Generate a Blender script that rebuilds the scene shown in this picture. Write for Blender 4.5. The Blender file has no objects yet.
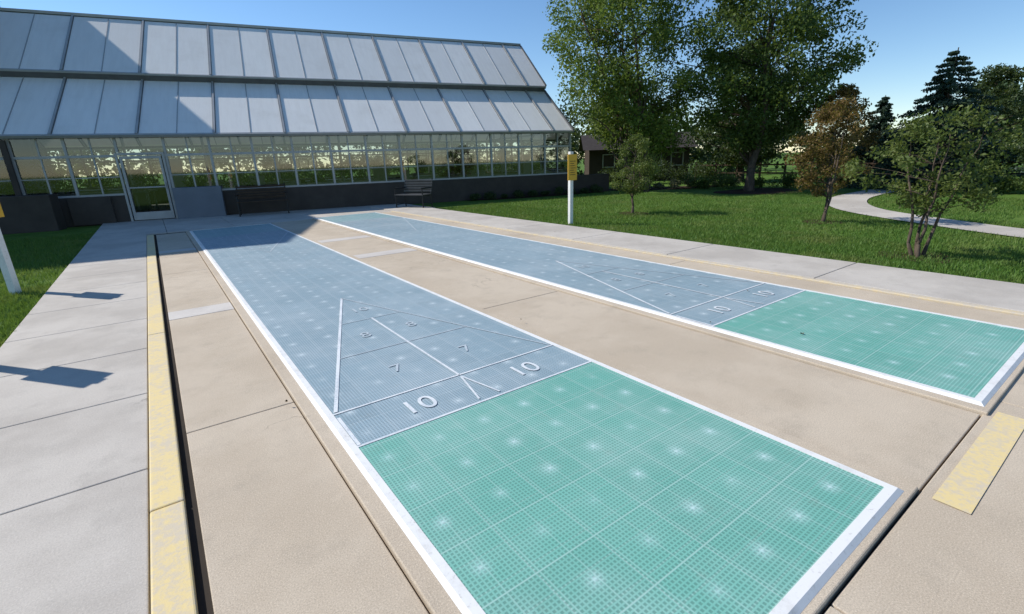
import bpy, math, random
import numpy as np
from mathutils import Vector, Matrix
random.seed(5); rng=np.random.default_rng(5)
scene=bpy.context.scene; COL=scene.collection
# ------------------------------------------------------------ materials
class NT:
    def __init__(s,name):
        s.m=bpy.data.materials.new(name); s.m.use_nodes=True
        s.t=s.m.node_tree; s.t.nodes.clear()
        s.out=s.t.nodes.new('ShaderNodeOutputMaterial')
        s.tc=s.t.nodes.new('ShaderNodeTexCoord')
    def n(s,k,**kw):
        x=s.t.nodes.new(k)
        for a,b in kw.items(): setattr(x,a,b)
        return x
    def l(s,a,b): s.t.links.new(a,b)
    def put(s,sock,v):
        if hasattr(v,'is_output') or isinstance(v,bpy.types.NodeSocket): s.l(v,sock)
        elif v is not None:
            if isinstance(v,(tuple,list)) and len(v)==3 and sock.type=='RGBA': v=(*v,1)
            sock.default_value=v
    def math(s,op,a,b=None,c=None,clamp=False):
        x=s.n('ShaderNodeMath',operation=op); x.use_clamp=clamp
        s.put(x.inputs[0],a)
        if b is not None: s.put(x.inputs[1],b)
        if c is not None: s.put(x.inputs[2],c)
        return x.outputs[0]
    def noise(s,scale,detail=4,rough=.6,vec=None):
        x=s.n('ShaderNodeTexNoise'); x.inputs['Scale'].default_value=scale
        x.inputs['Detail'].default_value=detail; x.inputs['Roughness'].default_value=rough
        s.l(vec or s.tc.outputs['Object'],x.inputs['Vector']); return x.outputs['Fac']
    def ss(s,v,a,b,lo=0.,hi=1.):
        x=s.n('ShaderNodeMapRange',interpolation_type='SMOOTHSTEP'); s.put(x.inputs[0],v)
        for i,q in enumerate((a,b,lo,hi)): x.inputs[i+1].default_value=q
        return x.outputs[0]
    def mix(s,f,a,b,mode='MIX'):
        x=s.n('ShaderNodeMix',data_type='RGBA',blend_type=mode)
        s.put(x.inputs[0],f); s.put(x.inputs[6],a); s.put(x.inputs[7],b); return x.outputs[2]
    def bsdf(s,col,rough=.7,spec=.3,metal=0,bump=None,bs=.3,bd=.01):
        x=s.n('ShaderNodeBsdfPrincipled'); s.put(x.inputs['Base Color'],col); s.put(x.inputs['Roughness'],rough)
        x.inputs['Specular IOR Level'].default_value=spec; x.inputs['Metallic'].default_value=metal
        if bump is not None:
            b=s.n('ShaderNodeBump'); b.inputs['Strength'].default_value=bs; b.inputs['Distance'].default_value=bd
            s.l(bump,b.inputs['Height']); s.l(b.outputs[0],x.inputs['Normal'])
        return x.outputs[0]
    def fin(s,sh): s.l(sh,s.out.inputs[0]); return s.m
def simple(name,col,rough=.6,spec=.3,metal=0,var=.15,scale=8,bump=.0):
    k=NT(name); n1=k.noise(scale,5)
    dk=tuple(c*(1-var*2) for c in col); lt=tuple(min(1,c*(1+var)) for c in col)
    return k.fin(k.bsdf(k.mix(n1,dk,lt),rough,spec,metal,bump=k.noise(scale*12) if bump else None,bs=bump))
def slab(name,col,stain,agg=.25,agscale=160):
    k=NT(name)
    big=k.noise(.7,5,.65); mid=k.noise(3.2,7,.72); fine=k.noise(agscale,2,.8); fine2=k.noise(agscale*.35,3,.8)
    c=k.mix(k.ss(big,.38,.62),col,stain)
    c=k.mix(k.ss(mid,.48,.75,0,.65),c,tuple(x*.72 for x in col))
    c=k.mix(k.ss(mid,.25,.42,.35,0),c,tuple(min(.9,x*1.2) for x in col))
    c=k.mix(k.ss(fine,.38,.5,agg,0),c,tuple(x*.4 for x in col))
    c=k.mix(k.ss(fine,.56,.66,0,agg),c,tuple(min(.9,x*1.6) for x in col))
    c=k.mix(k.ss(fine2,.6,.75,0,agg*.8),c,tuple(x*.65 for x in stain))
    v=k.n('ShaderNodeTexVoronoi'); v.inputs['Scale'].default_value=1.1; k.l(k.tc.outputs['Object'],v.inputs['Vector'])
    spot=k.ss(v.outputs['Distance'],.01,.03,.45,0)
    c=k.mix(spot,c,tuple(x*.45 for x in col))
    v2=k.n('ShaderNodeTexVoronoi',feature='DISTANCE_TO_EDGE'); v2.inputs['Scale'].default_value=.55
    wv=k.n('ShaderNodeVectorMath',operation='ADD'); nz=k.n('ShaderNodeTexNoise'); nz.inputs['Scale'].default_value=2.5; nz.inputs['Detail'].default_value=6; k.l(k.tc.outputs['Object'],nz.inputs['Vector'])
    k.l(k.tc.outputs['Object'],wv.inputs[0]); k.l(nz.outputs['Color'],wv.inputs[1]); k.l(wv.outputs[0],v2.inputs['Vector'])
    cr=k.math('MULTIPLY',k.ss(v2.outputs['Distance'],.001,.004,.55,0),k.ss(k.noise(.45,2),.56,.6))
    c=k.mix(cr,c,tuple(x*.35 for x in col))
    return k.fin(k.bsdf(c,.85,.2,bump=fine,bs=.35,bd=.004))
M={}
M['tan']=slab('tan_aggregate',(.575,.48,.365),(.50,.41,.305),.32)
M['conc']=slab('pale_concrete',(.55,.50,.435),(.45,.405,.35),.18,120)
M['strip']=slab('light_strip_concrete',(.62,.57,.51),(.54,.49,.44),.12,120)
M['dark']=simple('joint_dark',(.05,.042,.035),.95,.1)
def yellow():
    k=NT('worn_yellow_paint'); w=k.noise(30,6,.75); w2=k.noise(3,4)
    f=k.ss(k.math('ADD',w,k.math('MULTIPLY',w2,.5)),.64,.90,0,.85)
    c=k.mix(f,(.74,.58,.28),(.58,.50,.39)); return k.fin(k.bsdf(c,.75,.25,bump=k.noise(120),bs=.3,bd=.003))
M['yel']=yellow()
def yellow2():
    k=NT('faded_yellow_paint'); w=k.noise(9,6,.75)
    c=k.mix(k.ss(w,.4,.6),(.64,.52,.33),(.55,.48,.38)); return k.fin(k.bsdf(c,.8,.2,bump=k.noise(120),bs=.3,bd=.003))
M['yel2']=yellow2()
def whitep():
    k=NT('white_paint'); a=k.noise(5,6,.75); b=k.noise(40,4,.7)
    c=k.mix(k.ss(a,.45,.7,0,.6),(.78,.77,.74),(.58,.56,.52)); c=k.mix(k.ss(b,.58,.72,0,.5),c,(.46,.43,.38))
    return k.fin(k.bsdf(c,.55,.3))
M['white']=whitep()
def chalk(name,col,under,thr):
    k=NT(name); w=k.noise(55,5,.8); w2=k.noise(4,4)
    f=k.ss(k.math('ADD',w,k.math('MULTIPLY',w2,.6)),thr,thr+.22)
    return k.fin(k.bsdf(k.mix(f,col,under),.6,.3))
M['line']=chalk('court_line_paint',(.72,.74,.74),(.52,.56,.59),.72)
M['faint']=chalk('court_faint_paint',(.55,.59,.62),(.43,.49,.52),.62)
def tile(name,col,dusty):
    k=NT(name); sp=k.n('ShaderNodeSeparateXYZ'); k.l(k.tc.outputs['Object'],sp.inputs[0])
    X,Y=sp.outputs[0],sp.outputs[1]
    def fr(v,s,off=0): return k.math('FRACT',k.math('ADD',k.math('DIVIDE',v,s),50+off))
    def ab(v): return k.math('ABSOLUTE',k.math('SUBTRACT',v,.5))
    s=.0188
    hx=ab(fr(X,s)); hy=ab(fr(Y,s))
    hole=k.ss(k.math('MAXIMUM',hx,hy),.24,.36,1,0)
    t=.30
    ex=ab(fr(X,t,.1)); ey=ab(fr(Y,t,.3))
    seam=k.ss(k.math('MAXIMUM',ex,ey),.484,.492)
    rib=k.ss(k.math('MAXIMUM',ab(fr(X,t/2,.1)),ab(fr(Y,t/2,.3))),.475,.485,0,.35)
    d=k.math('SQRT',k.math('ADD',k.math('MULTIPLY',ex,ex),k.math('MULTIPLY',ey,ey)))
    wn=k.noise(1.1,5,.7); wear=k.ss(wn,.35,.75)
    fl=k.n('ShaderNodeCombineXYZ')
    k.l(k.math('FLOOR',k.math('ADD',k.math('DIVIDE',X,t),50.1)),fl.inputs[0]); k.l(k.math('FLOOR',k.math('ADD',k.math('DIVIDE',Y,t),50.3)),fl.inputs[1])
    wh=k.n('ShaderNodeTexWhiteNoise'); k.l(fl.outputs[0],wh.inputs[0])
    base=k.mix(k.ss(wh.outputs[0],0,1,0,.4),col,tuple(c*.82 for c in col))
    base=k.mix(k.math('MULTIPLY',wear,.6),base,dusty)
    base=k.mix(k.math('MAXIMUM',k.math('MULTIPLY',seam,.6),rib),base,dusty)
    c=k.mix(k.math('MULTIPLY',hole,.50),base,tuple(x*.32 for x in col))
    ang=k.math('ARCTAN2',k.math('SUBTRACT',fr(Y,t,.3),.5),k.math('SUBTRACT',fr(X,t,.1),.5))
    glare_ray=k.ss(k.math('ABSOLUTE',k.math('COSINE',k.math('MULTIPLY',ang,4))),.0,1,.3,1)
    core=k.ss(d,.01,.07,.62,0); star=k.math('MULTIPLY',k.ss(d,.03,.20,.34,0),glare_ray); halo=k.ss(d,.0,.24,.18,0)  # starburst glare at each tile centre, painted into the base colour
    hub_glare=k.math('MAXIMUM',k.math('MAXIMUM',core,star),halo)
    hub_glare=k.math('MULTIPLY',hub_glare,k.ss(k.math('ADD',wh.outputs[0],k.noise(2.3,3)),.5,1.2,.35,1))
    c=k.mix(hub_glare,c,tuple(min(.8,q*1.2+.18) for q in dusty))
    grime=k.ss(k.noise(7,6,.75),.55,.8,0,.25); c=k.mix(grime,c,(.22,.21,.17))
    return k.fin(k.bsdf(c,.5,.4,bump=k.math('SUBTRACT',1,hole),bs=.25,bd=.004))
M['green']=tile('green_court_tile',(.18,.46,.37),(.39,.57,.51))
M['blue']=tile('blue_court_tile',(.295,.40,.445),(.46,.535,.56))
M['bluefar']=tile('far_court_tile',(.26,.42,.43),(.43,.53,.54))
def grassm(name,c1,c2,c3):
    k=NT(name); a=k.noise(.8,6,.75); b=k.noise(14,5,.75); f=k.noise(90,3,.8)
    c=k.mix(k.ss(a,.38,.62),c1,c2); c=k.mix(k.ss(b,.45,.75,0,.5),c,c3)
    c=k.mix(k.ss(f,.35,.55,.6,0),c,tuple(x*.35 for x in c1))
    return k.fin(k.bsdf(c,.9,.1,bump=f,bs=.6,bd=.03))
M['lawn']=grassm('lawn_grass',(.08,.17,.025),(.135,.22,.04),(.20,.23,.07))
def leafm(name,c1,c2,tr=.35,rough=.55,grass=False):
    k=NT(name); at=k.n('ShaderNodeAttribute',attribute_name='v')
    c=k.mix(at.outputs['Fac'],c1,c2)
    if grass: c=k.mix(k.ss(k.noise(.9,5,.75),.45,.68,0,.6),c,(.24,.26,.08))
    d=k.bsdf(c,rough,.25); t=k.n('ShaderNodeBsdfTranslucent'); k.l(k.mix(.35,c,(.25,.32,.03)),t.inputs[0])
    mx=k.n('ShaderNodeMixShader'); mx.inputs[0].default_value=tr; k.l(d,mx.inputs[1]); k.l(t.outputs[0],mx.inputs[2])
    return k.fin(mx.outputs[0])
M['blade']=leafm('grass_blades',(.07,.165,.022),(.165,.27,.06),.35,grass=True)
M['leafA']=leafm('birch_leaves',(.06,.12,.02),(.21,.27,.06),.45)
M['leafB']=leafm('oak_leaves',(.035,.08,.018),(.12,.165,.042),.4)
M['leafC']=leafm('olive_leaves',(.055,.095,.02),(.17,.20,.055))
M['leafR']=leafm('bronze_leaves',(.10,.065,.02),(.23,.14,.045))
M['leafD']=leafm('dark_leaves',(.02,.042,.013),(.065,.095,.03),.25)
M['needle']=leafm('spruce_needles',(.02,.045,.028),(.06,.10,.07),.1)
M['flower']=leafm('garden_plants',(.05,.10,.03),(.30,.28,.16),.2)
def bark(name,col):
    k=NT(name); mp=k.n('ShaderNodeMapping'); mp.inputs['Scale'].default_value=(8,8,1.5); k.l(k.tc.outputs['Object'],mp.inputs[0])
    n=k.noise(3,6,.7,mp.outputs[0]); return k.fin(k.bsdf(k.mix(k.ss(n,.35,.65),tuple(c*.45 for c in col),col),.9,.1,bump=n,bs=.6,bd=.02))
M['bark']=bark('bark',(.13,.10,.075))
M['alum']=simple('weathered_aluminium',(.40,.40,.39),.45,.4,.2,.15,3)
M['alumd']=simple('dark_frame',(.14,.14,.14),.5,.4,.2,.2,3)
M['sash']=simple('grey_sash',(.26,.25,.22),.5,.3,0,.12,4)
M['cream']=simple('cream_frame',(.40,.38,.33),.5,.3,0,.12,4)
M['basew']=simple('dark_base_wall',(.075,.062,.052),.8,.2,0,.25,2,.2)
M['bluegrey']=simple('bluegrey_panel',(.17,.19,.22),.6,.3,0,.15,2)
M['floor']=simple('greenhouse_floor',(.25,.24,.21),.8,.2,0,.2,2)
def roofm():
    k=NT('translucent_roof_panel'); at=k.n('ShaderNodeAttribute',attribute_name='v')
    mp=k.n('ShaderNodeMapping'); mp.inputs['Scale'].default_value=(5,.6,.6); k.l(k.tc.outputs['Object'],mp.inputs[0])
    st=k.noise(1.6,6,.7,mp.outputs[0]); d2=k.noise(.8,4)
    c=k.mix(k.ss(st,.35,.7,0,.4),(.95,.93,.88),(.76,.74,.70)); c=k.mix(k.math('MULTIPLY',at.outputs['Fac'],.45),c,(.70,.69,.67))
    c=k.mix(k.ss(d2,.5,.75,0,.3),c,(.64,.61,.55))
    b=k.bsdf(c,k.ss(st,.3,.7,.30,.42),.35)
    t=k.n('ShaderNodeBsdfTranslucent'); k.l(k.mix(.7,c,(.98,.97,.94)),t.inputs[0])
    mx=k.n('ShaderNodeMixShader'); mx.inputs[0].default_value=.14; k.l(b,mx.inputs[1]); k.l(t.outputs[0],mx.inputs[2])
    return k.fin(mx.outputs[0])
M['roof']=roofm()
def glassm():
    k=NT('window_glass'); fr=k.n('ShaderNodeFresnel'); fr.inputs[0].default_value=1.6
    tr=k.n('ShaderNodeBsdfTransparent'); tr.inputs[0].default_value=(.72,.76,.74,1)
    g=k.n('ShaderNodeBsdfGlossy'); g.inputs['Roughness'].default_value=.03; g.inputs[0].default_value=(.9,.93,.95,1)
    mx=k.n('ShaderNodeMixShader'); k.l(k.math('ADD',fr.outputs[0],.05),mx.inputs[0]); k.l(tr.outputs[0],mx.inputs[1]); k.l(g.outputs[0],mx.inputs[2])
    return k.fin(mx.outputs[0])
M['glass']=glassm()
M['orange']=simple('orange_sign',(.70,.40,.045),.5,.3,0,.06,6)
M['black']=simple('black_metal',(.03,.03,.03),.45,.4,.3,.2,6)
M['grey']=simple('bench_metal',(.10,.10,.10),.4,.5,.4,.2,6)
M['wood']=simple('dark_wood',(.075,.05,.032),.7,.2,0,.3,6)
M['brick']=simple('brown_siding',(.07,.05,.038),.8,.2,0,.2,3)
M['shingle']=simple('shingles',(.07,.06,.055),.9,.1,0,.25,5)
M['mulch']=simple('mulch',(.07,.045,.03),.95,.05,0,.3,20,.5)
M['dryleaf']=simple('dry_leaf',(.16,.10,.05),.8,.1,0,.3,20)
# ------------------------------------------------------------ geometry helpers
def empty(name,loc=(0,0,0),rot=0):
    o=bpy.data.objects.new(name,None); o.location=loc; o.rotation_euler=(0,0,rot); o.empty_display_size=.2; COL.objects.link(o); return o
def mesh(name,V,Fc,mat,parent=None,attr=None,smooth=False):
    me=bpy.data.meshes.new(name); me.from_pydata([tuple(v) for v in V],[],[tuple(x) for x in Fc]); me.update()
    me.materials.append(mat)
    if attr is not None:
        a=me.attributes.new('v','FLOAT','FACE'); a.data.foreach_set('value',np.asarray(attr,dtype=np.float32))
    if smooth: me.polygons.foreach_set('use_smooth',[True]*len(me.polygons))
    o=bpy.data.objects.new(name,me); COL.objects.link(o)
    if parent: o.parent=parent
    return o
class MB:
    def __init__(s): s.V=[];s.F=[];s.A=[]
    def box(s,x0,x1,y0,y1,z0,z1,fn=None,a=0.):
        b=len(s.V); P=[(x0,y0,z0),(x1,y0,z0),(x1,y1,z0),(x0,y1,z0),(x0,y0,z1),(x1,y0,z1),(x1,y1,z1),(x0,y1,z1)]
        if fn: P=[fn(*p) for p in P]
        s.V+=P; s.F+=[(b,b+3,b+2,b+1),(b+4,b+5,b+6,b+7),(b,b+1,b+5,b+4),(b+1,b+2,b+6,b+5),(b+2,b+3,b+7,b+6),(b+3,b,b+4,b+7)]; s.A+=[a]*6
    def poly(s,P,a=0.):
        b=len(s.V); s.V+=list(P); s.F.append(tuple(range(b,b+len(P)))); s.A.append(a)
    def tube(s,p0,p1,r0,r1,n=7,a=0.):
        p0=Vector(p0);p1=Vector(p1); d=(p1-p0).normalized(); u=d.orthogonal().normalized(); w=d.cross(u); b=len(s.V)
        for p,r in((p0,r0),(p1,r1)):
            for i in range(n):
                t=2*math.pi*i/n; s.V.append(tuple(p+u*math.cos(t)*r+w*math.sin(t)*r))
        for i in range(n): j=(i+1)%n; s.F.append((b+i,b+j,b+n+j,b+n+i)); s.A.append(a)
        s.F.append(tuple(b+n+i for i in range(n))); s.A.append(a)
    def obj(s,name,mat,parent=None,bevel=0,smooth=False):
        o=mesh(name,s.V,s.F,mat,parent,s.A,smooth)
        if bevel:
            m=o.modifiers.new('b','BEVEL'); m.width=bevel; m.segments=2; m.limit_method='ANGLE'
        return o
def text(s,x,y,z,size,mat,parent,rot=0,name='digits',rotx=0):
    cu=bpy.data.curves.new(name,'FONT'); cu.body=s; cu.size=size; cu.align_x='CENTER'; cu.align_y='CENTER'
    t=bpy.data.objects.new('tmp',cu); COL.objects.link(t); bpy.context.view_layer.update()
    me=bpy.data.meshes.new_from_object(t.evaluated_get(bpy.context.evaluated_depsgraph_get())); bpy.data.objects.remove(t)
    me.materials.clear(); me.materials.append(mat)
    o=bpy.data.objects.new(name,me); COL.objects.link(o); o.location=(x,y,z); o.rotation_euler=(rotx,0,rot); o.parent=parent; return o
# ------------------------------------------------------------ ground
lw=MB()
N=40
xs=np.linspace(-1,1,N+1); xs=np.sign(xs)*np.abs(xs)**2.2*300
for j in range(N+1):
    for i in range(N+1): lw.V.append((xs[i]+8,xs[j]+8,-.055))
for j in range(N):
    for i in range(N): q=j*(N+1)+i; lw.F.append((q,q+1,q+N+2,q+N+1)); lw.A.append(0)
lw.obj('lawn_ground',M['lawn'])
b=MB(); b.poly([(-1.39,-4,-.03),(7.44,-4,-.03),(7.44,19,-.03),(-1.39,20,-.03)]); b.obj('paving_base',M['dark'])
b=MB(); y=-3.75
while y<15:
    b.box(-1.4,-.305,y,y+1.104,-.12,0); y+=1.112
b.obj('sidewalk',M['conc'],None,.006)
b=MB(); y=-3.6
while y<14.6:
    b.box(-.298,-.165,y,min(y+3.034,14.65),-.12,.012); y+=3.04
b.obj('yellow_kerb',M['yel'],None,.008)
b=MB(); g=.008
def cut(x0,x1,ys):
    for a,c in zip(ys[:-1],ys[1:]): b.box(x0,x1,a+g/2,c-g/2,-.12,0)
cut(-.118,.487,[.413,3.2,5.98]); cut(-.118,.487,[6.34,8.8,11.2]); cut(-.118,.487,[11.5,14.62])
cut(2.553,3.617,[.413,4.1,7.85]); cut(2.553,3.617,[8.22,10.1]); cut(2.553,3.617,[10.45,12.7,14.98])
cut(5.673,6.10,[.413,4.1,7.9,11.5,15.0])
cut(-.118,1.6,[-4,-1.6,.413]); cut(1.608,3.9,[-4,-1.6,.413]); cut(3.908,6.10,[-4,-1.6,.413])
b.obj('tan_paving',M['tan'],None,.005)
b=MB()
for x0,x1,a,c in [(-.118,.487,5.98,6.34),(-.118,.487,11.2,11.5),(2.553,3.617,7.85,8.22),(2.553,3.617,10.1,10.45)]: b.box(x0,x1,a+.003,c-.003,-.12,.002)
b.obj('concrete_strip_paving',M['strip'],None,.004)
b=MB(); b.poly([(2.52,.235,.004),(3.72,.235,.004),(3.72,.365,.004),(2.52,.365,.004)]); b.obj('yellow_line_marking',M['yel'])
b=MB(); b.box(6.108,6.19,-4,15.0,-.12,.02); b.obj('yellow_edge_kerb',M['yel2'],None,.008)
b=MB(); y=-3.9
while y<15.0:
    b.box(6.2,7.45,y,y+2.09,-.12,.025); y+=2.1
b.obj('concrete_walkway',M['conc'],None,.008)
b=MB()
for i in range(6):
    x0=-1.4+i*1.52
    b.box(x0,x0+1.51,15.02,16.8,-.12,-.002); b.box(x0,x0+1.51,16.81,20.2-.21*(x0+1.4),-.12,-.002)
b.obj('forecourt_paving',M['conc'],None,.006)
PATH=[]
def ribbon(pts,w,z,name,mat):
    P=[Vector(p) for p in pts]; out=[]
    for i in range(len(P)-1):
        p0=P[max(i-1,0)];p1=P[i];p2=P[i+1];p3=P[min(i+2,len(P)-1)]
        for t in np.linspace(0,1,8,endpoint=False):
            out.append(.5*((2*p1)+(p2-p0)*t+(2*p0-5*p1+4*p2-p3)*t*t+(3*p1-p0-3*p2+p3)*t**3))
    out.append(P[-1]); b=MB(); PATH.extend([(q.x,q.y) for q in out])
    for i in range(len(out)):
        d=(out[min(i+1,len(out)-1)]-out[max(i-1,0)]).normalized(); n=Vector((-d.y,d.x))*w/2
        b.V+=[(out[i].x+n.x,out[i].y+n.y,z),(out[i].x-n.x,out[i].y-n.y,z)]
    for i in range(len(out)-1): b.F.append((2*i,2*i+1,2*i+3,2*i+2)); b.A.append(0)
    return b.obj(name,mat)
ribbon([(10.5,-2.5),(11.6,.2),(12.9,2.6),(14.9,5.0),(18.0,6.3),(22,6.6)],1.0,-.03,'garden_path',M['conc'])
# ------------------------------------------------------------ courts
def court(x0,x1,y0,y1,bound):
    e=empty('shuffleboard_court',(0,0,0))
    b=MB(); b.box(x0-.075,x1+.085,y0-.03,y1+.03,-.12,.018); b.obj('concrete_pad',M['tan'],e,.006)
    w=.058; zt=.034
    def top(a,c,m,n): 
        q=MB(); q.box(x0+w,x1-w,a,c,.020,.031); q.obj(n,m,e)
    yb2=y1-(bound-y0)
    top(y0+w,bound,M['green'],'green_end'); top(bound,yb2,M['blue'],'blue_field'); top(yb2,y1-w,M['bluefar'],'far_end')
    b=MB()
    I=[(x0+w,y0+w),(x1-w,y0+w),(x1-w,y1-w),(x0+w,y1-w)]; O=[(x0,y0),(x1,y0),(x1,y1),(x0,y1)]
    Mi=[(x0+.02,y0+.02),(x1-.02,y0+.02),(x1-.02,y1-.02),(x0+.02,y1-.02)]
    for i in range(4):
        j=(i+1)%4
        b.poly([(*O[i],.0185),(*O[j],.0185),(*Mi[j],zt),(*Mi[i],zt)]); b.poly([(*Mi[i],zt),(*Mi[j],zt),(*I[j],zt),(*I[i],zt)])
        b.poly([(*I[i],zt),(*I[j],zt),(*I[j],.025),(*I[i],.025)])
    b.obj('white_border',M['white'],e)
    z=.0335; xa,xb=x0+w,x1-w; xm=(xa+xb)/2
    def lines(flip):
        q=MB(); qf=MB(); T=(lambda x,y:(x,y)) if not flip else (lambda x,y:(x0+x1-x,y0+y1-y))
        def ln(p,r,wd,zz=z,tgt=None):
            p=Vector(p);r=Vector(r);d=(r-p).normalized();n=Vector((-d.y,d.x))*wd/2
            P=[T(*(p+n)),T(*(r+n)),T(*(r-n)),T(*(p-n))]; (tgt or q).poly([(c[0],c[1],zz) for c in P][::-1])
        yb=bound; yl=bound+.45; ya=yl+2.66
        ln((xa,yb+.012),(xb,yb+.012),.017); ln((xa,yl),(xb,yl),.017,z+.001)
        ln((xa+.02,yl+.02),(xm,ya),.024,z+.002); ln((xb-.02,yl+.02),(xm,ya),.014,z+.002,qf)
        y1_=yl+.87; y2_=yl+1.72
        def hw(y): return (xb-xa)/2*(1-(y-yl)/2.66)
        ln((xm-hw(y1_),y1_),(xm+hw(y1_),y1_),.012,z+.001,qf); ln((xm-hw(y2_),y2_),(xm+hw(y2_),y2_),.012,z+.001,qf)
        ln((xm,yl),(xm,y2_),.019,z+.003)
        ln((xm-.08,yb+.05),(xm,yl-.03),.014,z+.002); ln((xm+.08,yb+.05),(xm,yl-.03),.014,z+.003)
        ln((xa+.012,yb+.02),(xa+.012,yl-.06),.02,z+.002)
        q.obj('court_lines',M['line'] if not flip else M['faint'],e); qf.obj('court_faint_lines',M['faint'],e)
        r=math.pi if flip else 0
        for s,fx,fy,m in [('10',-.42,.22,0),('10',.42,.22,0),('7',-.30,.85,1),('7',.30,.85,1),('8',-.22,1.72,1),('8',.22,1.72,1),('10',0,2.52,1)]:
            X,Y=T(xm+fx,yl-.45+fy); text(s,X,Y,z+.003,.24 if not m else .19,M['faint'] if m or flip else M['line'],e,r,'painted_number')
    lines(False); lines(True)
    return e
court(.57,2.46,.45,14.55,2.34)
court(3.70,5.58,.42,14.95,2.20)
b=MB()
for i in range(9):
    x=random.uniform(-1.3,7); y=random.uniform(1,11); s=random.uniform(.007,.014); a=random.uniform(0,6.3)
    if i==0: x,y,s=4.12,1.62,.018
    P=[(x+math.cos(a+t)*s*r,y+math.sin(a+t)*s*r,.040+h) for t,r,h in [(0,1,.006),(.9,.6,0),(2.2,.7,.01),(3.14,1,0),(4.1,.6,.008),(5.3,.7,0)]]
    b.poly(P)
b.obj('fallen_leaves',M['dryleaf'])
# ------------------------------------------------------------ grass blades
def fast(name,V,k,mat,attr,parent=None):
    me=bpy.data.meshes.new(name); n=len(V)//k
    me.vertices.add(len(V)); me.vertices.foreach_set('co',np.ascontiguousarray(V,dtype=np.float32).ravel())
    me.loops.add(len(V)); me.loops.foreach_set('vertex_index',np.arange(len(V),dtype=np.int32))
    me.polygons.add(n); me.polygons.foreach_set('loop_start',np.arange(0,len(V),k,dtype=np.int32))
    me.update(calc_edges=True); me.materials.append(mat)
    a=me.attributes.new('v','FLOAT','FACE'); a.data.foreach_set('value',np.asarray(attr,dtype=np.float32))
    o=bpy.data.objects.new(name,me); COL.objects.link(o)
    if parent: o.parent=parent
    return o
def blades(name,regs):
    V=[];A=[]; pp=np.array(PATH)
    for (x0,x1,y0,y1,n,hh) in regs:
        x=rng.uniform(x0,x1,n); y=rng.uniform(y0,y1,n)
        dm=np.min((x[:,None]-pp[None,:,0])**2+(y[:,None]-pp[None,:,1])**2,1); k=dm>.55**2; x=x[k];y=y[k];n=len(x)
        a=rng.uniform(0,2*np.pi,n); w=rng.uniform(.005,.011,n); h=rng.uniform(.5,1,n)*hh
        lx=rng.normal(0,.35,n)*h; ly=rng.normal(0,.35,n)*h; z=-.056
        P=np.empty((n,3,3)); P[:,0]=np.stack([x-np.cos(a)*w,y-np.sin(a)*w,np.full(n,z)],1)
        P[:,1]=np.stack([x+np.cos(a)*w,y+np.sin(a)*w,np.full(n,z)],1); P[:,2]=np.stack([x+lx,y+ly,z+h],1)
        V.append(P.reshape(-1,3)); A.append(np.clip(rng.normal(.45,.25,n),0,1))
    fast(name,np.concatenate(V),3,M['blade'],np.concatenate(A))
blades('lawn_grass',[(-4.2,-1.41,4.5,9.5,26000,.085),(-4.2,-1.41,9.5,17,14000,.085),(7.46,10,-.5,6,34000,.07),(10,14,0,9,32000,.07),(7.46,10,6,15,24000,.07),(10,17,9,15,20000,.07),(14,20,2,9,20000,.07)])
# ------------------------------------------------------------ foliage
def leaves(name,centers,spread,per,size,mat,parent,flat=.8):
    n=len(centers)*per; C=np.repeat(np.array(centers),per,0); S=np.repeat(np.array(spread),per)[:,None]
    D=rng.normal(0,1,(n,3)); D/=np.linalg.norm(D,axis=1)[:,None]; r=rng.uniform(0,1,(n,1))**.45
    P=C+D*r*S*np.array([1,1,flat])
    a=rng.normal(0,1,(n,3)); a/=np.linalg.norm(a,axis=1)[:,None]; bb=np.cross(a,rng.normal(0,1,(n,3))); bb/=np.linalg.norm(bb,axis=1)[:,None]
    s=size*rng.uniform(.6,1.3,(n,1)); w=s*.55
    V=np.stack([P-a*s*.5,P+bb*w*.5,P+a*s*.5,P-bb*w*.5],1).reshape(-1,3)
    ct=np.repeat(rng.uniform(0,1,len(centers)),per)
    return fast(name,V,4,mat,np.clip(.45*ct+.55*rng.uniform(0,1,n),0,1),parent)
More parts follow.
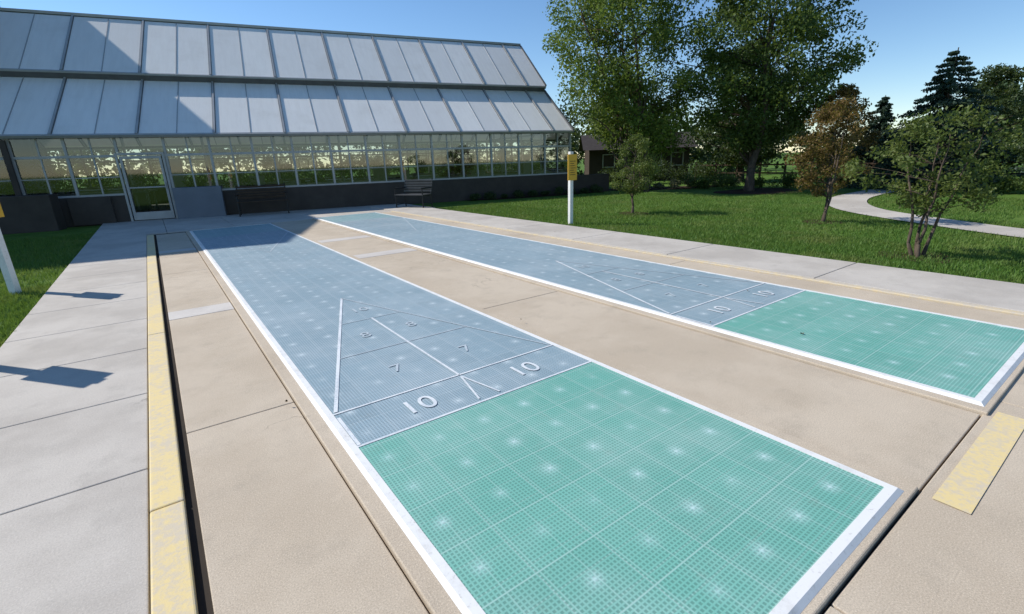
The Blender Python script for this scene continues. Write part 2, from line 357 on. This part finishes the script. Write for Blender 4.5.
def tree(kind,loc,height,cr,z0,n,per,size,lm,seed,stems=1,tr=.12,lean=(0,0),top=.55,spr=(.28,.5),gap=.0,bm='bark'):
    rs=random.Random(seed); e=empty(kind,(loc[0],loc[1],-.06))
    b=MB(); cz=(z0+height)/2; hz=(height-z0)/2
    lobes=[(rs.uniform(0,6.28),rs.uniform(-.7,.8),rs.uniform(.75,1.12)) for _ in range(9)]
    def rad(az,t):
        k=.86
        for la,lt,lr in lobes:
            d=1-min(1,(abs(math.atan2(math.sin(az-la),math.cos(az-la)))/.8)**2+((t-lt)/.45)**2)
            if d>0: k+=(lr-.86)*d
        prof=math.sqrt(max(0,1-abs(t)**2.2)); 
        if t>0: prof*= (1-(1-top)*t*.6)
        return cr*k*prof
    C=[];S=[]
    while len(C)<n:
        az=rs.uniform(0,6.28); t=rs.uniform(-1,1)**1; q=rs.random()**.42
        r=rad(az,t)*q
        if rs.random()<gap and q>.5 and math.sin(az*3+t*5+seed)>.2: continue
        C.append((math.cos(az)*r+lean[0]*(t+1)*.5,math.sin(az)*r+lean[1]*(t+1)*.5,cz+t*hz)); S.append(rs.uniform(*spr)*cr*.42)
    tops=[]
    for s in range(stems):
        a=s*6.28/stems+rs.random(); off=.0 if stems==1 else tr*1.2
        p=Vector((math.cos(a)*off,math.sin(a)*off,0)); sp=.0 if stems==1 else cr*.38
        end=Vector((math.cos(a)*sp+lean[0],math.sin(a)*sp+lean[1],z0+(height-z0)*.82)); m=8; r0=tr/ (stems**.5); path=[(p.copy(),r0*1.25)]
        for i in range(1,m+1):
            q=i/m; pt=p.lerp(end,q)+Vector((rs.uniform(-1,1),rs.uniform(-1,1),0))*cr*.035
            path.append((pt,r0*(1-.85*q)))
        for (u,ru),(w,rw) in zip(path[:-1],path[1:]): b.tube(u,w,ru,rw,8)
        tops.append(path)
    for i,c in enumerate(C):
        if i%2 and n>60: continue
        c=Vector(c); path=tops[i%stems]; best=None
        for (pt,r) in path:
            if pt.z<c.z-.15*hz*.8 and pt.z>z0*.45: best=(pt,r)
        if best is None: best=path[2]
        u,ru=best; mid=u.lerp(c,.5)+Vector((rs.uniform(-1,1),rs.uniform(-1,1),rs.uniform(-.2,1)))*cr*.07
        rb=min(ru*.5,tr*.3); b.tube(u,mid,rb,rb*.6,5); b.tube(mid,c,rb*.6,rb*.2,5)
    b.obj('trunk_and_limbs',M[bm],e,0,True)
    leaves('crown_leaves',C,S,per,size,M[lm],e)
    return e
tree('birch_tree',(17.6,14.2),9.1,3.9,1.6,270,190,.13,'leafA',3,stems=3,tr=.2,lean=(-1.3,.9),gap=.45)
tree('oak_tree',(19.7,10.6),8.6,3.6,1.9,230,170,.13,'leafB',11,stems=2,tr=.22,gap=.75)
tree('oak_tree',(25.5,14.2),6.6,3.0,1.0,130,150,.15,'leafD',14,tr=.2,gap=.4)
tree('ornamental_tree',(10.6,8.9),2.0,.78,.62,66,120,.05,'leafC',21,tr=.035,spr=(.4,.6))
tree('maple_tree',(11.8,4.6),2.45,.85,.62,70,110,.055,'leafR',25,tr=.045,stems=2,spr=(.35,.6))
tree('dogwood_tree',(8.8,2.1),1.95,1.05,.72,62,90,.055,'leafC',31,tr=.05,stems=4,spr=(.28,.5),gap=.6)
tree('maple_tree',(20.5,8.0),3.6,1.5,.7,80,120,.10,'leafR',41,tr=.08)
tree('yew_tree',(19.0,1.7),3.1,1.5,.2,90,140,.09,'leafD',45,tr=.1)
tree('yew_tree',(27.0,5.2),4.3,1.8,.2,90,140,.11,'leafD',47,tr=.1)
tree('maple_tree',(24.0,1.6),4.3,2.0,.5,90,140,.11,'leafB',49,tr=.1)
def spruce(loc,height,r,seed,n=26,sz=.11):
    rs=random.Random(seed); e=empty('spruce_tree',(loc[0],loc[1],-.06)); b=MB(); b.tube((0,0,0),(0,0,height),.12,.015,8); C=[];S=[]
    for i in range(n):
        t=(i+.5)/n; z=.25+t*(height-.35); L=r*(1-t)**.85+.06; k=int(9*(1-t))+4
        for j in range(k):
            a=rs.uniform(0,6.28); l=L*rs.uniform(.7,1.12); tip=(math.cos(a)*l,math.sin(a)*l,z-.18*l+.05); b.tube((0,0,z),tip,.02,.006,4)
            for q in (.35,.6,.82,1): C.append((tip[0]*q,tip[1]*q,z-.18*l*q+.03)); S.append(.09+.13*L*.6)
    b.obj('trunk_and_limbs',M['bark'],e); leaves('needle_boughs',C,S,38,sz,M['needle'],e,.5)
spruce((23.4,5.7),4.75,2.5,7); spruce((29,9.4),3.9,1.3,8); spruce((31,2.5),6,2.0,9)
C=[];S=[]
rs=random.Random(77)
for i in range(900):
    az=math.radians(rs.uniform(-28,112)); d=rs.uniform(36,52)
    hh=3.6+1.6*math.sin(az*9)+1.1*math.sin(az*23+1)
    if math.degrees(az)<42: hh=hh*.7+3.2
    z=rs.uniform(0,1)**.8*hh; C.append((math.sin(az)*d,math.cos(az)*d,z)); S.append(rs.uniform(.8,1.5))
leaves('tree_line',C,S,90,.38,M['leafD'],None)
b=MB()
def bed(cx,cy,rx,ry,rot=0):
    P=[]
    for i in range(28):
        t=i/28*6.283; r=1+.12*math.sin(3*t+cx); x=math.cos(t)*rx*r;y=math.sin(t)*ry*r
        P.append((cx+x*math.cos(rot)-y*math.sin(rot),cy+x*math.sin(rot)+y*math.cos(rot),-.04))
    b.poly(P)
bed(19.5,14.8,3.2,1.0,-.6); bed(13.2,16.25,3.2,.45,-.205); bed(10.6,8.9,.4,.4); bed(11.8,4.6,.4,.4); bed(8.8,2.1,.45,.45); bed(19.6,10.1,1.8,1.4)
b.obj('mulch_beds',M['mulch'])
def shrubs(name,lst,mat,size=.05,per=160):
    C=[];S=[]
    for x,y,r in lst:
        for _ in range(7):
            C.append((x+rng.uniform(-.6,.6)*r,y+rng.uniform(-.6,.6)*r,r*rng.uniform(.25,.75)-.05)); S.append(r*.55)
    leaves(name,C,S,per,size,M[mat],None)
shrubs('foundation_shrubs',[(10.4+i*.62,16.72-i*.13,.26+.08*math.sin(i*2.3)) for i in range(10)],'leafD')
shrubs('flower_bed',[(17.6+i*.55,15.9-i*.42,.34+.1*math.sin(i*1.7)) for i in range(9)],'flower',.07)
shrubs('garden_shrubs',[(20+i*.7,13.2-i*.95,.6+.2*math.sin(i*2.1)) for i in range(10)]+[(22,3.2,.6),(21,2.2,.5),(23,1,.7)],'leafB',.08,200)
e=empty('garden_fence'); b=MB()
p0=Vector((24.9,16.5)); p1=Vector((24.9,2.0)); n=12
for i in range(n+1):
    q=p0.lerp(p1,i/n); b.box(q.x-.04,q.x+.04,q.y-.04,q.y+.04,-.06,.95)
b.obj('posts',M['wood'],e)
b=MB()
for z in (.4,.8):
    b.box(p0.x-.07,p0.x-.045,p1.y,p0.y,z,z+.07)
b.obj('rails',M['wood'],e)
e=empty('garden_house',(25.5,21.5,0),math.radians(-40)); b=MB(); b.box(-3,3,-1.8,1.8,-.06,1.9); b.obj('walls',M['brick'],e)
b=MB(); b.poly([(-3.4,-2.2,1.85),(3.4,-2.2,1.85),(3.4,0,2.8),(-3.4,0,2.8)]); b.poly([(-3.4,2.2,1.85),(-3.4,0,2.8),(3.4,0,2.8),(3.4,2.2,1.85)]); b.poly([(-3,-1.8,1.9),(-3,1.8,1.9),(-3,0,2.7)]); b.poly([(3,-1.8,1.9),(3,0,2.7),(3,1.8,1.9)]); b.obj('roof',M['shingle'],e)
b=MB()
for x in (-2.2,-.9,.6,1.9): 
    b.box(x,x+.06,-1.86,-1.8,.8,1.6); b.box(x+.7,x+.76,-1.86,-1.8,.8,1.6); b.box(x+.06,x+.7,-1.86,-1.8,1.54,1.6); b.box(x+.06,x+.7,-1.86,-1.8,.8,.86)
b.obj('window_frames',M['cream'],e)
shrubs('screening_shrubs',[(20.5+i*.75,18.8-i*.55,.9+.3*math.sin(i*2.7)) for i in range(7)],'leafD',.09,240)
# ------------------------------------------------------------ greenhouse
GH=empty('greenhouse',(-.98,19.51,0),math.atan2(-.205,.979))
S0,S1=-4.6,16.4; EV=2.6; RZ=6.68; DP=4.95; a=math.atan2(RZ-EV,DP); L=math.hypot(RZ-EV,DP)
bays=np.linspace(S0+.06,S1-.06,18)
door=(.30,1.56)
b=MB(); b.box(S0,door[0],-.02,.18,-.06,.80); b.box(door[1],S1,-.02,.18,-.06,.80); b.box(S0,S1,2*DP-.18,2*DP,-.06,.8); b.box(S1-.18,S1,.18,2*DP-.18,-.06,.8)
b.box(S1,S1+2.0,.0,.25,-.06,.72); b.obj('base_wall',M['basew'],GH,.01)
b=MB(); b.box(door[1]+.05,2.95,-.32,-.03,-.06,.96); b.obj('service_panel',M['bluegrey'],GH,.015)
b=MB(); b.box(-3.4,-1.2,-.95,-.35,-.06,.95); b.box(-1.1,-.05,-.14,-.03,-.02,.8); b.box(-2.22,-2.08,-.12,-.03,-.06,2.45); b.obj('dark_planter_boxes',M['basew'],GH,.015)
def wallframe(yf,sgn,mat,nm,withdoor):
    b=MB(); w=.035; 
    for i,x in enumerate(bays):
        if withdoor and door[0]-.02<x<door[1]+.02: 
            b.box(x-w,x+w,yf-.03,yf+.05,2.06,EV); continue
        b.box(x-w,x+w,yf-.03,yf+.05,.8,EV)
    for x in (bays[:-1]+bays[1:])/2:
        if not withdoor: continue
        if door[0]-.05<x<door[1]+.05: continue
        b.box(x-.02,x+.02,yf-.015,yf+.035,.8,EV-.05)
    b.box(S0,S1,yf-.045,yf+.055,EV-.06,EV+.02)
    seg=[(S0,door[0]),(door[1],S1)] if withdoor else [(S0,S1)]
    for u,v in seg:
        b.box(u,v,yf-.042,yf+.045,1.93,2.0); b.box(u,v,yf-.05,yf+.06,.802,.86)
        if withdoor: b.box(u,v,yf-.02,yf+.03,1.34,1.365)
    b.obj(nm,mat,GH)
wallframe(.06,1,M['alum'],'front_frame',True); wallframe(2*DP-.06,1,M['alumd'],'rear_frame',False)
b=MB(); b.poly([(S0,.065,.86),(door[0],.065,.86),(door[0],.065,EV-.06),(S0,.065,EV-.06)]); b.poly([(door[1],.065,.86),(S1,.065,.86),(S1,.065,EV-.06),(door[1],.065,EV-.06)])
b.poly([(door[0],.065,.3),(door[1],.065,.3),(door[1],.065,EV-.06),(door[0],.065,EV-.06)])
b.poly([(S0,2*DP-.065,.8),(S1,2*DP-.065,.8),(S1,2*DP-.065,EV),(S0,2*DP-.065,EV)])
b.poly([(S1-.05,.2,.8),(S1-.05,2*DP-.2,.8),(S1-.05,2*DP-.1,EV),(S1-.05,DP,RZ-.1),(S1-.05,.1,EV)])
b.obj('glass_panes',M['glass'],GH)
b=MB()
for x0,x1 in zip(bays[:-1],bays[1:]):
    if x0<door[1] and x1>door[0]: continue
    for u,v in ((x0+.05,(x0+x1)/2-.03),((x0+x1)/2+.03,x1-.05)):
        for zz0,zz1 in ((.88,1.32),(1.38,1.91)):
            t=.016; yf0,yf1=.085,.105
            b.box(u,v,yf0,yf1,zz0,zz0+t); b.box(u,v,yf0,yf1,zz1-t,zz1); b.box(u,u+t,yf0,yf1,zz0+t,zz1-t); b.box(v-t,v,yf0,yf1,zz0+t,zz1-t)
b.obj('window_sashes',M['sash'],GH)
b=MB(); d0,d1=door; 
b.box(d0,d0+.06,-.03,.05,-.05,2.05); b.box(d1-.06,d1,-.03,.05,-.05,2.05); b.box(d0+.06,d1-.06,-.03,.05,1.98,2.05)
b.box(d0+.09,d0+.16,-.01,.04,.02,1.95); b.box(d1-.16,d1-.09,-.01,.04,.02,1.95); b.box(d0+.16,d1-.16,-.01,.04,1.87,1.95); b.box(d0+.16,d1-.16,-.01,.04,.02,.26); b.box(d0+.16,d1-.16,-.015,.035,.99,1.03)
b.box(d1-.15,d1-.12,-.07,-.01,.95,1.15); b.obj('door_frame',M['alum'],GH,.004)
b=MB()
for i in range(9):
    y=DP*2*i/8; top=EV+(RZ-EV)*(1-abs(y-DP)/DP); yy=min(max(y,.05),2*DP-.05); b.box(S1-.09,S1-.01,yy-.03,yy+.03,.8,top-.05)
b.box(S1-.085,S1-.015,.1,2*DP-.1,EV-.04,EV+.04); b.obj('gable_frame',M['alum'],GH)
US=3.1; a1=a-math.radians(3.5)
def mk(al,back):
    ca,sa=math.cos(al),math.sin(al)
    def f(s,u,v):
        y=u*ca-v*sa; return (s,(2*DP-y) if back else y,EV+u*sa+v*ca)
    return f
panels=MB(); ribs=MB(); dark=MB()
mr=[S0]+[S1-1.0-2.055*k for k in range(9,-1,-1)]+[S1]
for back in (False,True):
    fl,fu=mk(a1,back),mk(a,back)
    for i,(x0,x1) in enumerate(zip(mr[:-1],mr[1:])):
        n=max(1,round((x1-x0)/1.03)); e_=np.linspace(x0,x1,n+1)
        for j in range(n):
            h0,h1=e_[j],e_[j+1]
            panels.box(h0+.012,h1-.012,-.12,US,.05,.062,fl,rng.uniform(0,1))
            panels.box(h0+.012,h1-.012,US-.10,L-.03,.13,.142,fu,rng.uniform(0,1))
            if j<n-1: ribs.box(h1-.012,h1+.012,-.12,US-.02,.045,.078,fl); ribs.box(h1-.012,h1+.012,US-.08,L-.03,.125,.158,fu)
        dark.box(x0-.045,x0+.045,-.15,US,.04,.085,fl); ribs.box(x0-.028,x0+.028,-.15,US,.086,.115,fl); dark.box(x0-.045,x0+.045,US-.08,L,.12,.16,fu); ribs.box(x0-.028,x0+.028,US-.08,L,.161,.185,fu)
        dark.box(x0-.03,x0+.03,0,US,-.12,.035,fl); dark.box(x0-.03,x0+.03,US,L-.1,-.06,.10,fu)
    dark.box(S1-.06,S1+.02,-.15,US,-.02,.13,fl); dark.box(S1-.06,S1+.02,US-.05,L,-.02,.18,fu)
    ribs.box(S0,S1,-.20,-.125,.0,.09,fl); dark.box(S0,S1-.07,US-.09,US-.04,-.16,.125,fu); ribs.box(S0,S1-.07,US-.14,US-.09,.10,.165,fu)
    for u in (1.0,2.1): dark.box(S0,S1-.07,u,u+.04,-.04,.03,fl)
    for u in (4.2,5.3): dark.box(S0,S1-.07,u,u+.04,.04,.11,fu)
ribs.box(S0,S1,DP-.09,DP+.09,RZ+.13,RZ+.22)
panels.obj('roof_panels',M['roof'],GH); ribs.obj('glazing_bars',M['alum'],GH); dark.obj('roof_purlins',M['alumd'],GH)
b=MB(); b.box(S0,S1,-.17,-.06,EV-.10,EV-.0); b.obj('gutter',M['alum'],GH,.01)
b=MB(); b.poly([(S0,.19,-.02),(S1-.2,.19,-.02),(S1-.2,2*DP-.2,-.02),(S0,2*DP-.2,-.02)]); b.obj('floor',M['floor'],GH)
b=MB()
for (x0,x1) in ((-3.8,.1),(1.8,5.2),(5.8,10.2),(10.8,15.6)):
    for y0 in (.6,4.0,7.6):
        b.box(x0,x1,y0,y0+1.3,.72,.78)
        for x in (x0+.1,x1-.1): b.box(x-.03,x+.03,y0+.1,y0+.16,-.02,.72); b.box(x-.03,x+.03,y0+1.1,y0+1.16,-.02,.72)
b.obj('growing_benches',M['sash'],GH)
b=MB()
for x in np.linspace(-3.2,15.2,8): b.tube((x,DP,0),(x,DP,RZ-.2),.05,.05)
b.obj('interior_posts',M['alum'],GH)
C=[];S=[]
for _ in range(80):
    gx,gy=random.choice([(-2,.9),(3.2,.9),(7.5,4.6),(12,4.6),(4,8.0),(9,8.1),(14,8.1),(-1,4.6)])
    C.append((gx+random.gauss(0,.8),gy+random.gauss(0,.3),.85+random.uniform(.0,1.0)**1.4)); S.append(random.uniform(.18,.42))
leaves('potted_plants',C,S,130,.10,M['leafB'],GH)
b=MB()
for _ in range(26):
    x=random.uniform(-3.5,15.4); y=random.choice([.9,4.6,8.1]); b.tube((x,y,.79),(x,y,1.0),.09,.12,10)
for _ in range(7):
    x=random.uniform(-3,15); y=random.uniform(1,8); b.box(x,x+random.uniform(.3,.9),y,y+.3,-.02,random.uniform(.9,1.9))
b.obj('pots_and_cabinets',M['sash'],GH)
# tall wing on the left (mostly outside the frame, it shades the forecourt)
W=empty('greenhouse_wing',(-.98,19.51,0),math.atan2(-.205,.979))
WX=S0-.03; WH=10.8
b=MB(); b.box(-17,WX,.0,10,-.06,.9); b.obj('wing_base',M['basew'],W)
b=MB(); b.box(-17,WX-.001,.03,9.97,.9,WH); b.obj('wing_cladding',M['bluegrey'],W)
b=MB()
for x in np.arange(-17,WX+.01,1.215): b.box(x-.05,x+.05,-.06,.028,.9,WH+.05)
for z in (2.6,4.1,5.6,7.45,WH-.2): b.box(-17,WX,-.05,.025,z,z+.1)
b.obj('wing_frame',M['alumd'],W)
b=MB(); b.poly([(-17.2,-.2,WH),(WX,-.2,WH),(WX,5,WH+1),(-17.2,5,WH+1)]); b.poly([(-17.2,10.2,WH),(-17.2,5,WH+1),(WX,5,WH+1),(WX,10.2,WH)]); b.poly([(WX,0,WH),(WX,10,WH),(WX,5,WH+1)]); b.obj('wing_roof',M['alum'],W)
# ------------------------------------------------------------ signs
def sign(loc,rot,face=True):
    e=empty('court_sign',(loc[0],loc[1],0),rot); b=MB(); b.box(-.045,.045,-.045,.045,-.06,1.22); b.box(-.045,.045,-.045,.045,1.22,1.62); b.obj('post',M['white'],e,.006)
    b=MB(); b.box(-.13,.13,-.075,-.05,.98,1.56); b.obj('board',M['orange'],e,.006)
    b=MB()
    for i in range(7): b.box(-.08+.01*(i%2),.08-.02*(i%3),-.0785,-.0765,1.10+i*.05,1.112+i*.05)
    b.obj('lettering',M['wood'],e)
    return e
sign((8.0,8.6),math.radians(-5)); sign((-1.76,9.1),math.radians(60)); sign((-1.75,6.0),math.radians(50))
# ------------------------------------------------------------ benches
def bench(loc,rot,Ln,mat):
    e=empty('park_bench',(loc[0],loc[1],0),rot)
    b=MB()
    for i in range(6): b.box(-Ln/2,Ln/2,-.28+i*.09,-.21+i*.09,.43,.46)
    b.obj('seat',mat,e,.005); b=MB()
    for i in range(5): z=.52+i*.085; y=.27+i*.028; b.box(-Ln/2,Ln/2,y,y+.025,z,z+.06)
    b.obj('backrest',mat,e,.005); b=MB()
    for x in (-Ln/2+.03,Ln/2-.03):
        b.tube((x,-.25,0),(x,-.25,.66),.022,.022); b.tube((x,-.27,.66),(x,.32,.66),.024,.024); b.tube((x,.30,0),(x,.26,.45),.022,.022); b.tube((x,.26,.43),(x,.42,.95),.022,.018); b.tube((x,-.25,.42),(x,.28,.42),.02,.02); b.tube((x,-.25,.12),(x,.29,.12),.014,.014)
    b.obj('frame_and_arms',M['black'],e); return e
bench((7.2,15.6),math.radians(-60),1.15,M['grey']); bench((2.9,17.9),math.radians(-11),1.5,M['wood'])
# ------------------------------------------------------------ light, sky, camera
sd=Vector((-.61,.79)).normalized(); el=math.radians(41)
to=Vector((sd.x*math.cos(el),sd.y*math.cos(el),math.sin(el)))
sun=bpy.data.lights.new('sun','SUN'); sun.energy=5; sun.angle=math.radians(.53); sun.color=(1,.965,.91)
so=bpy.data.objects.new('sun',sun); so.rotation_euler=to.to_track_quat('Z','Y').to_euler(); COL.objects.link(so)
w=bpy.data.worlds.new('World'); scene.world=w; w.use_nodes=True; nt=w.node_tree; bg=nt.nodes['Background']
sk=nt.nodes.new('ShaderNodeTexSky'); sk.sky_type='NISHITA'; sk.sun_disc=False; sk.sun_elevation=el; sk.sun_rotation=math.atan2(sd.x,sd.y); sk.altitude=600; sk.air_density=1.0; sk.dust_density=.0; sk.ozone_density=3.0
hs=nt.nodes.new('ShaderNodeHueSaturation'); hs.inputs['Saturation'].default_value=1.12; hs.inputs['Value'].default_value=1.0
nt.links.new(sk.outputs[0],hs.inputs['Color']); nt.links.new(hs.outputs[0],bg.inputs[0]); bg.inputs[1].default_value=.15
cd=bpy.data.cameras.new('camera'); cd.sensor_width=36; cd.lens=480/1024*36; cd.clip_end=900; cd.clip_start=.05
co=bpy.data.objects.new('camera',cd); COL.objects.link(co)
R2=Vector((.8059,-.5912,-.0315)).normalized(); B=Vector((-.5577,-.7760,.2946)).normalized(); U2=B.cross(R2).normalized(); R2=U2.cross(B)
m=Matrix((R2,U2,B)).transposed().to_4x4(); m.translation=Vector((0,0,1.5)); co.matrix_world=m
scene.camera=co
scene.view_settings.view_transform='Standard'; scene.view_settings.look='None'; scene.view_settings.exposure=0
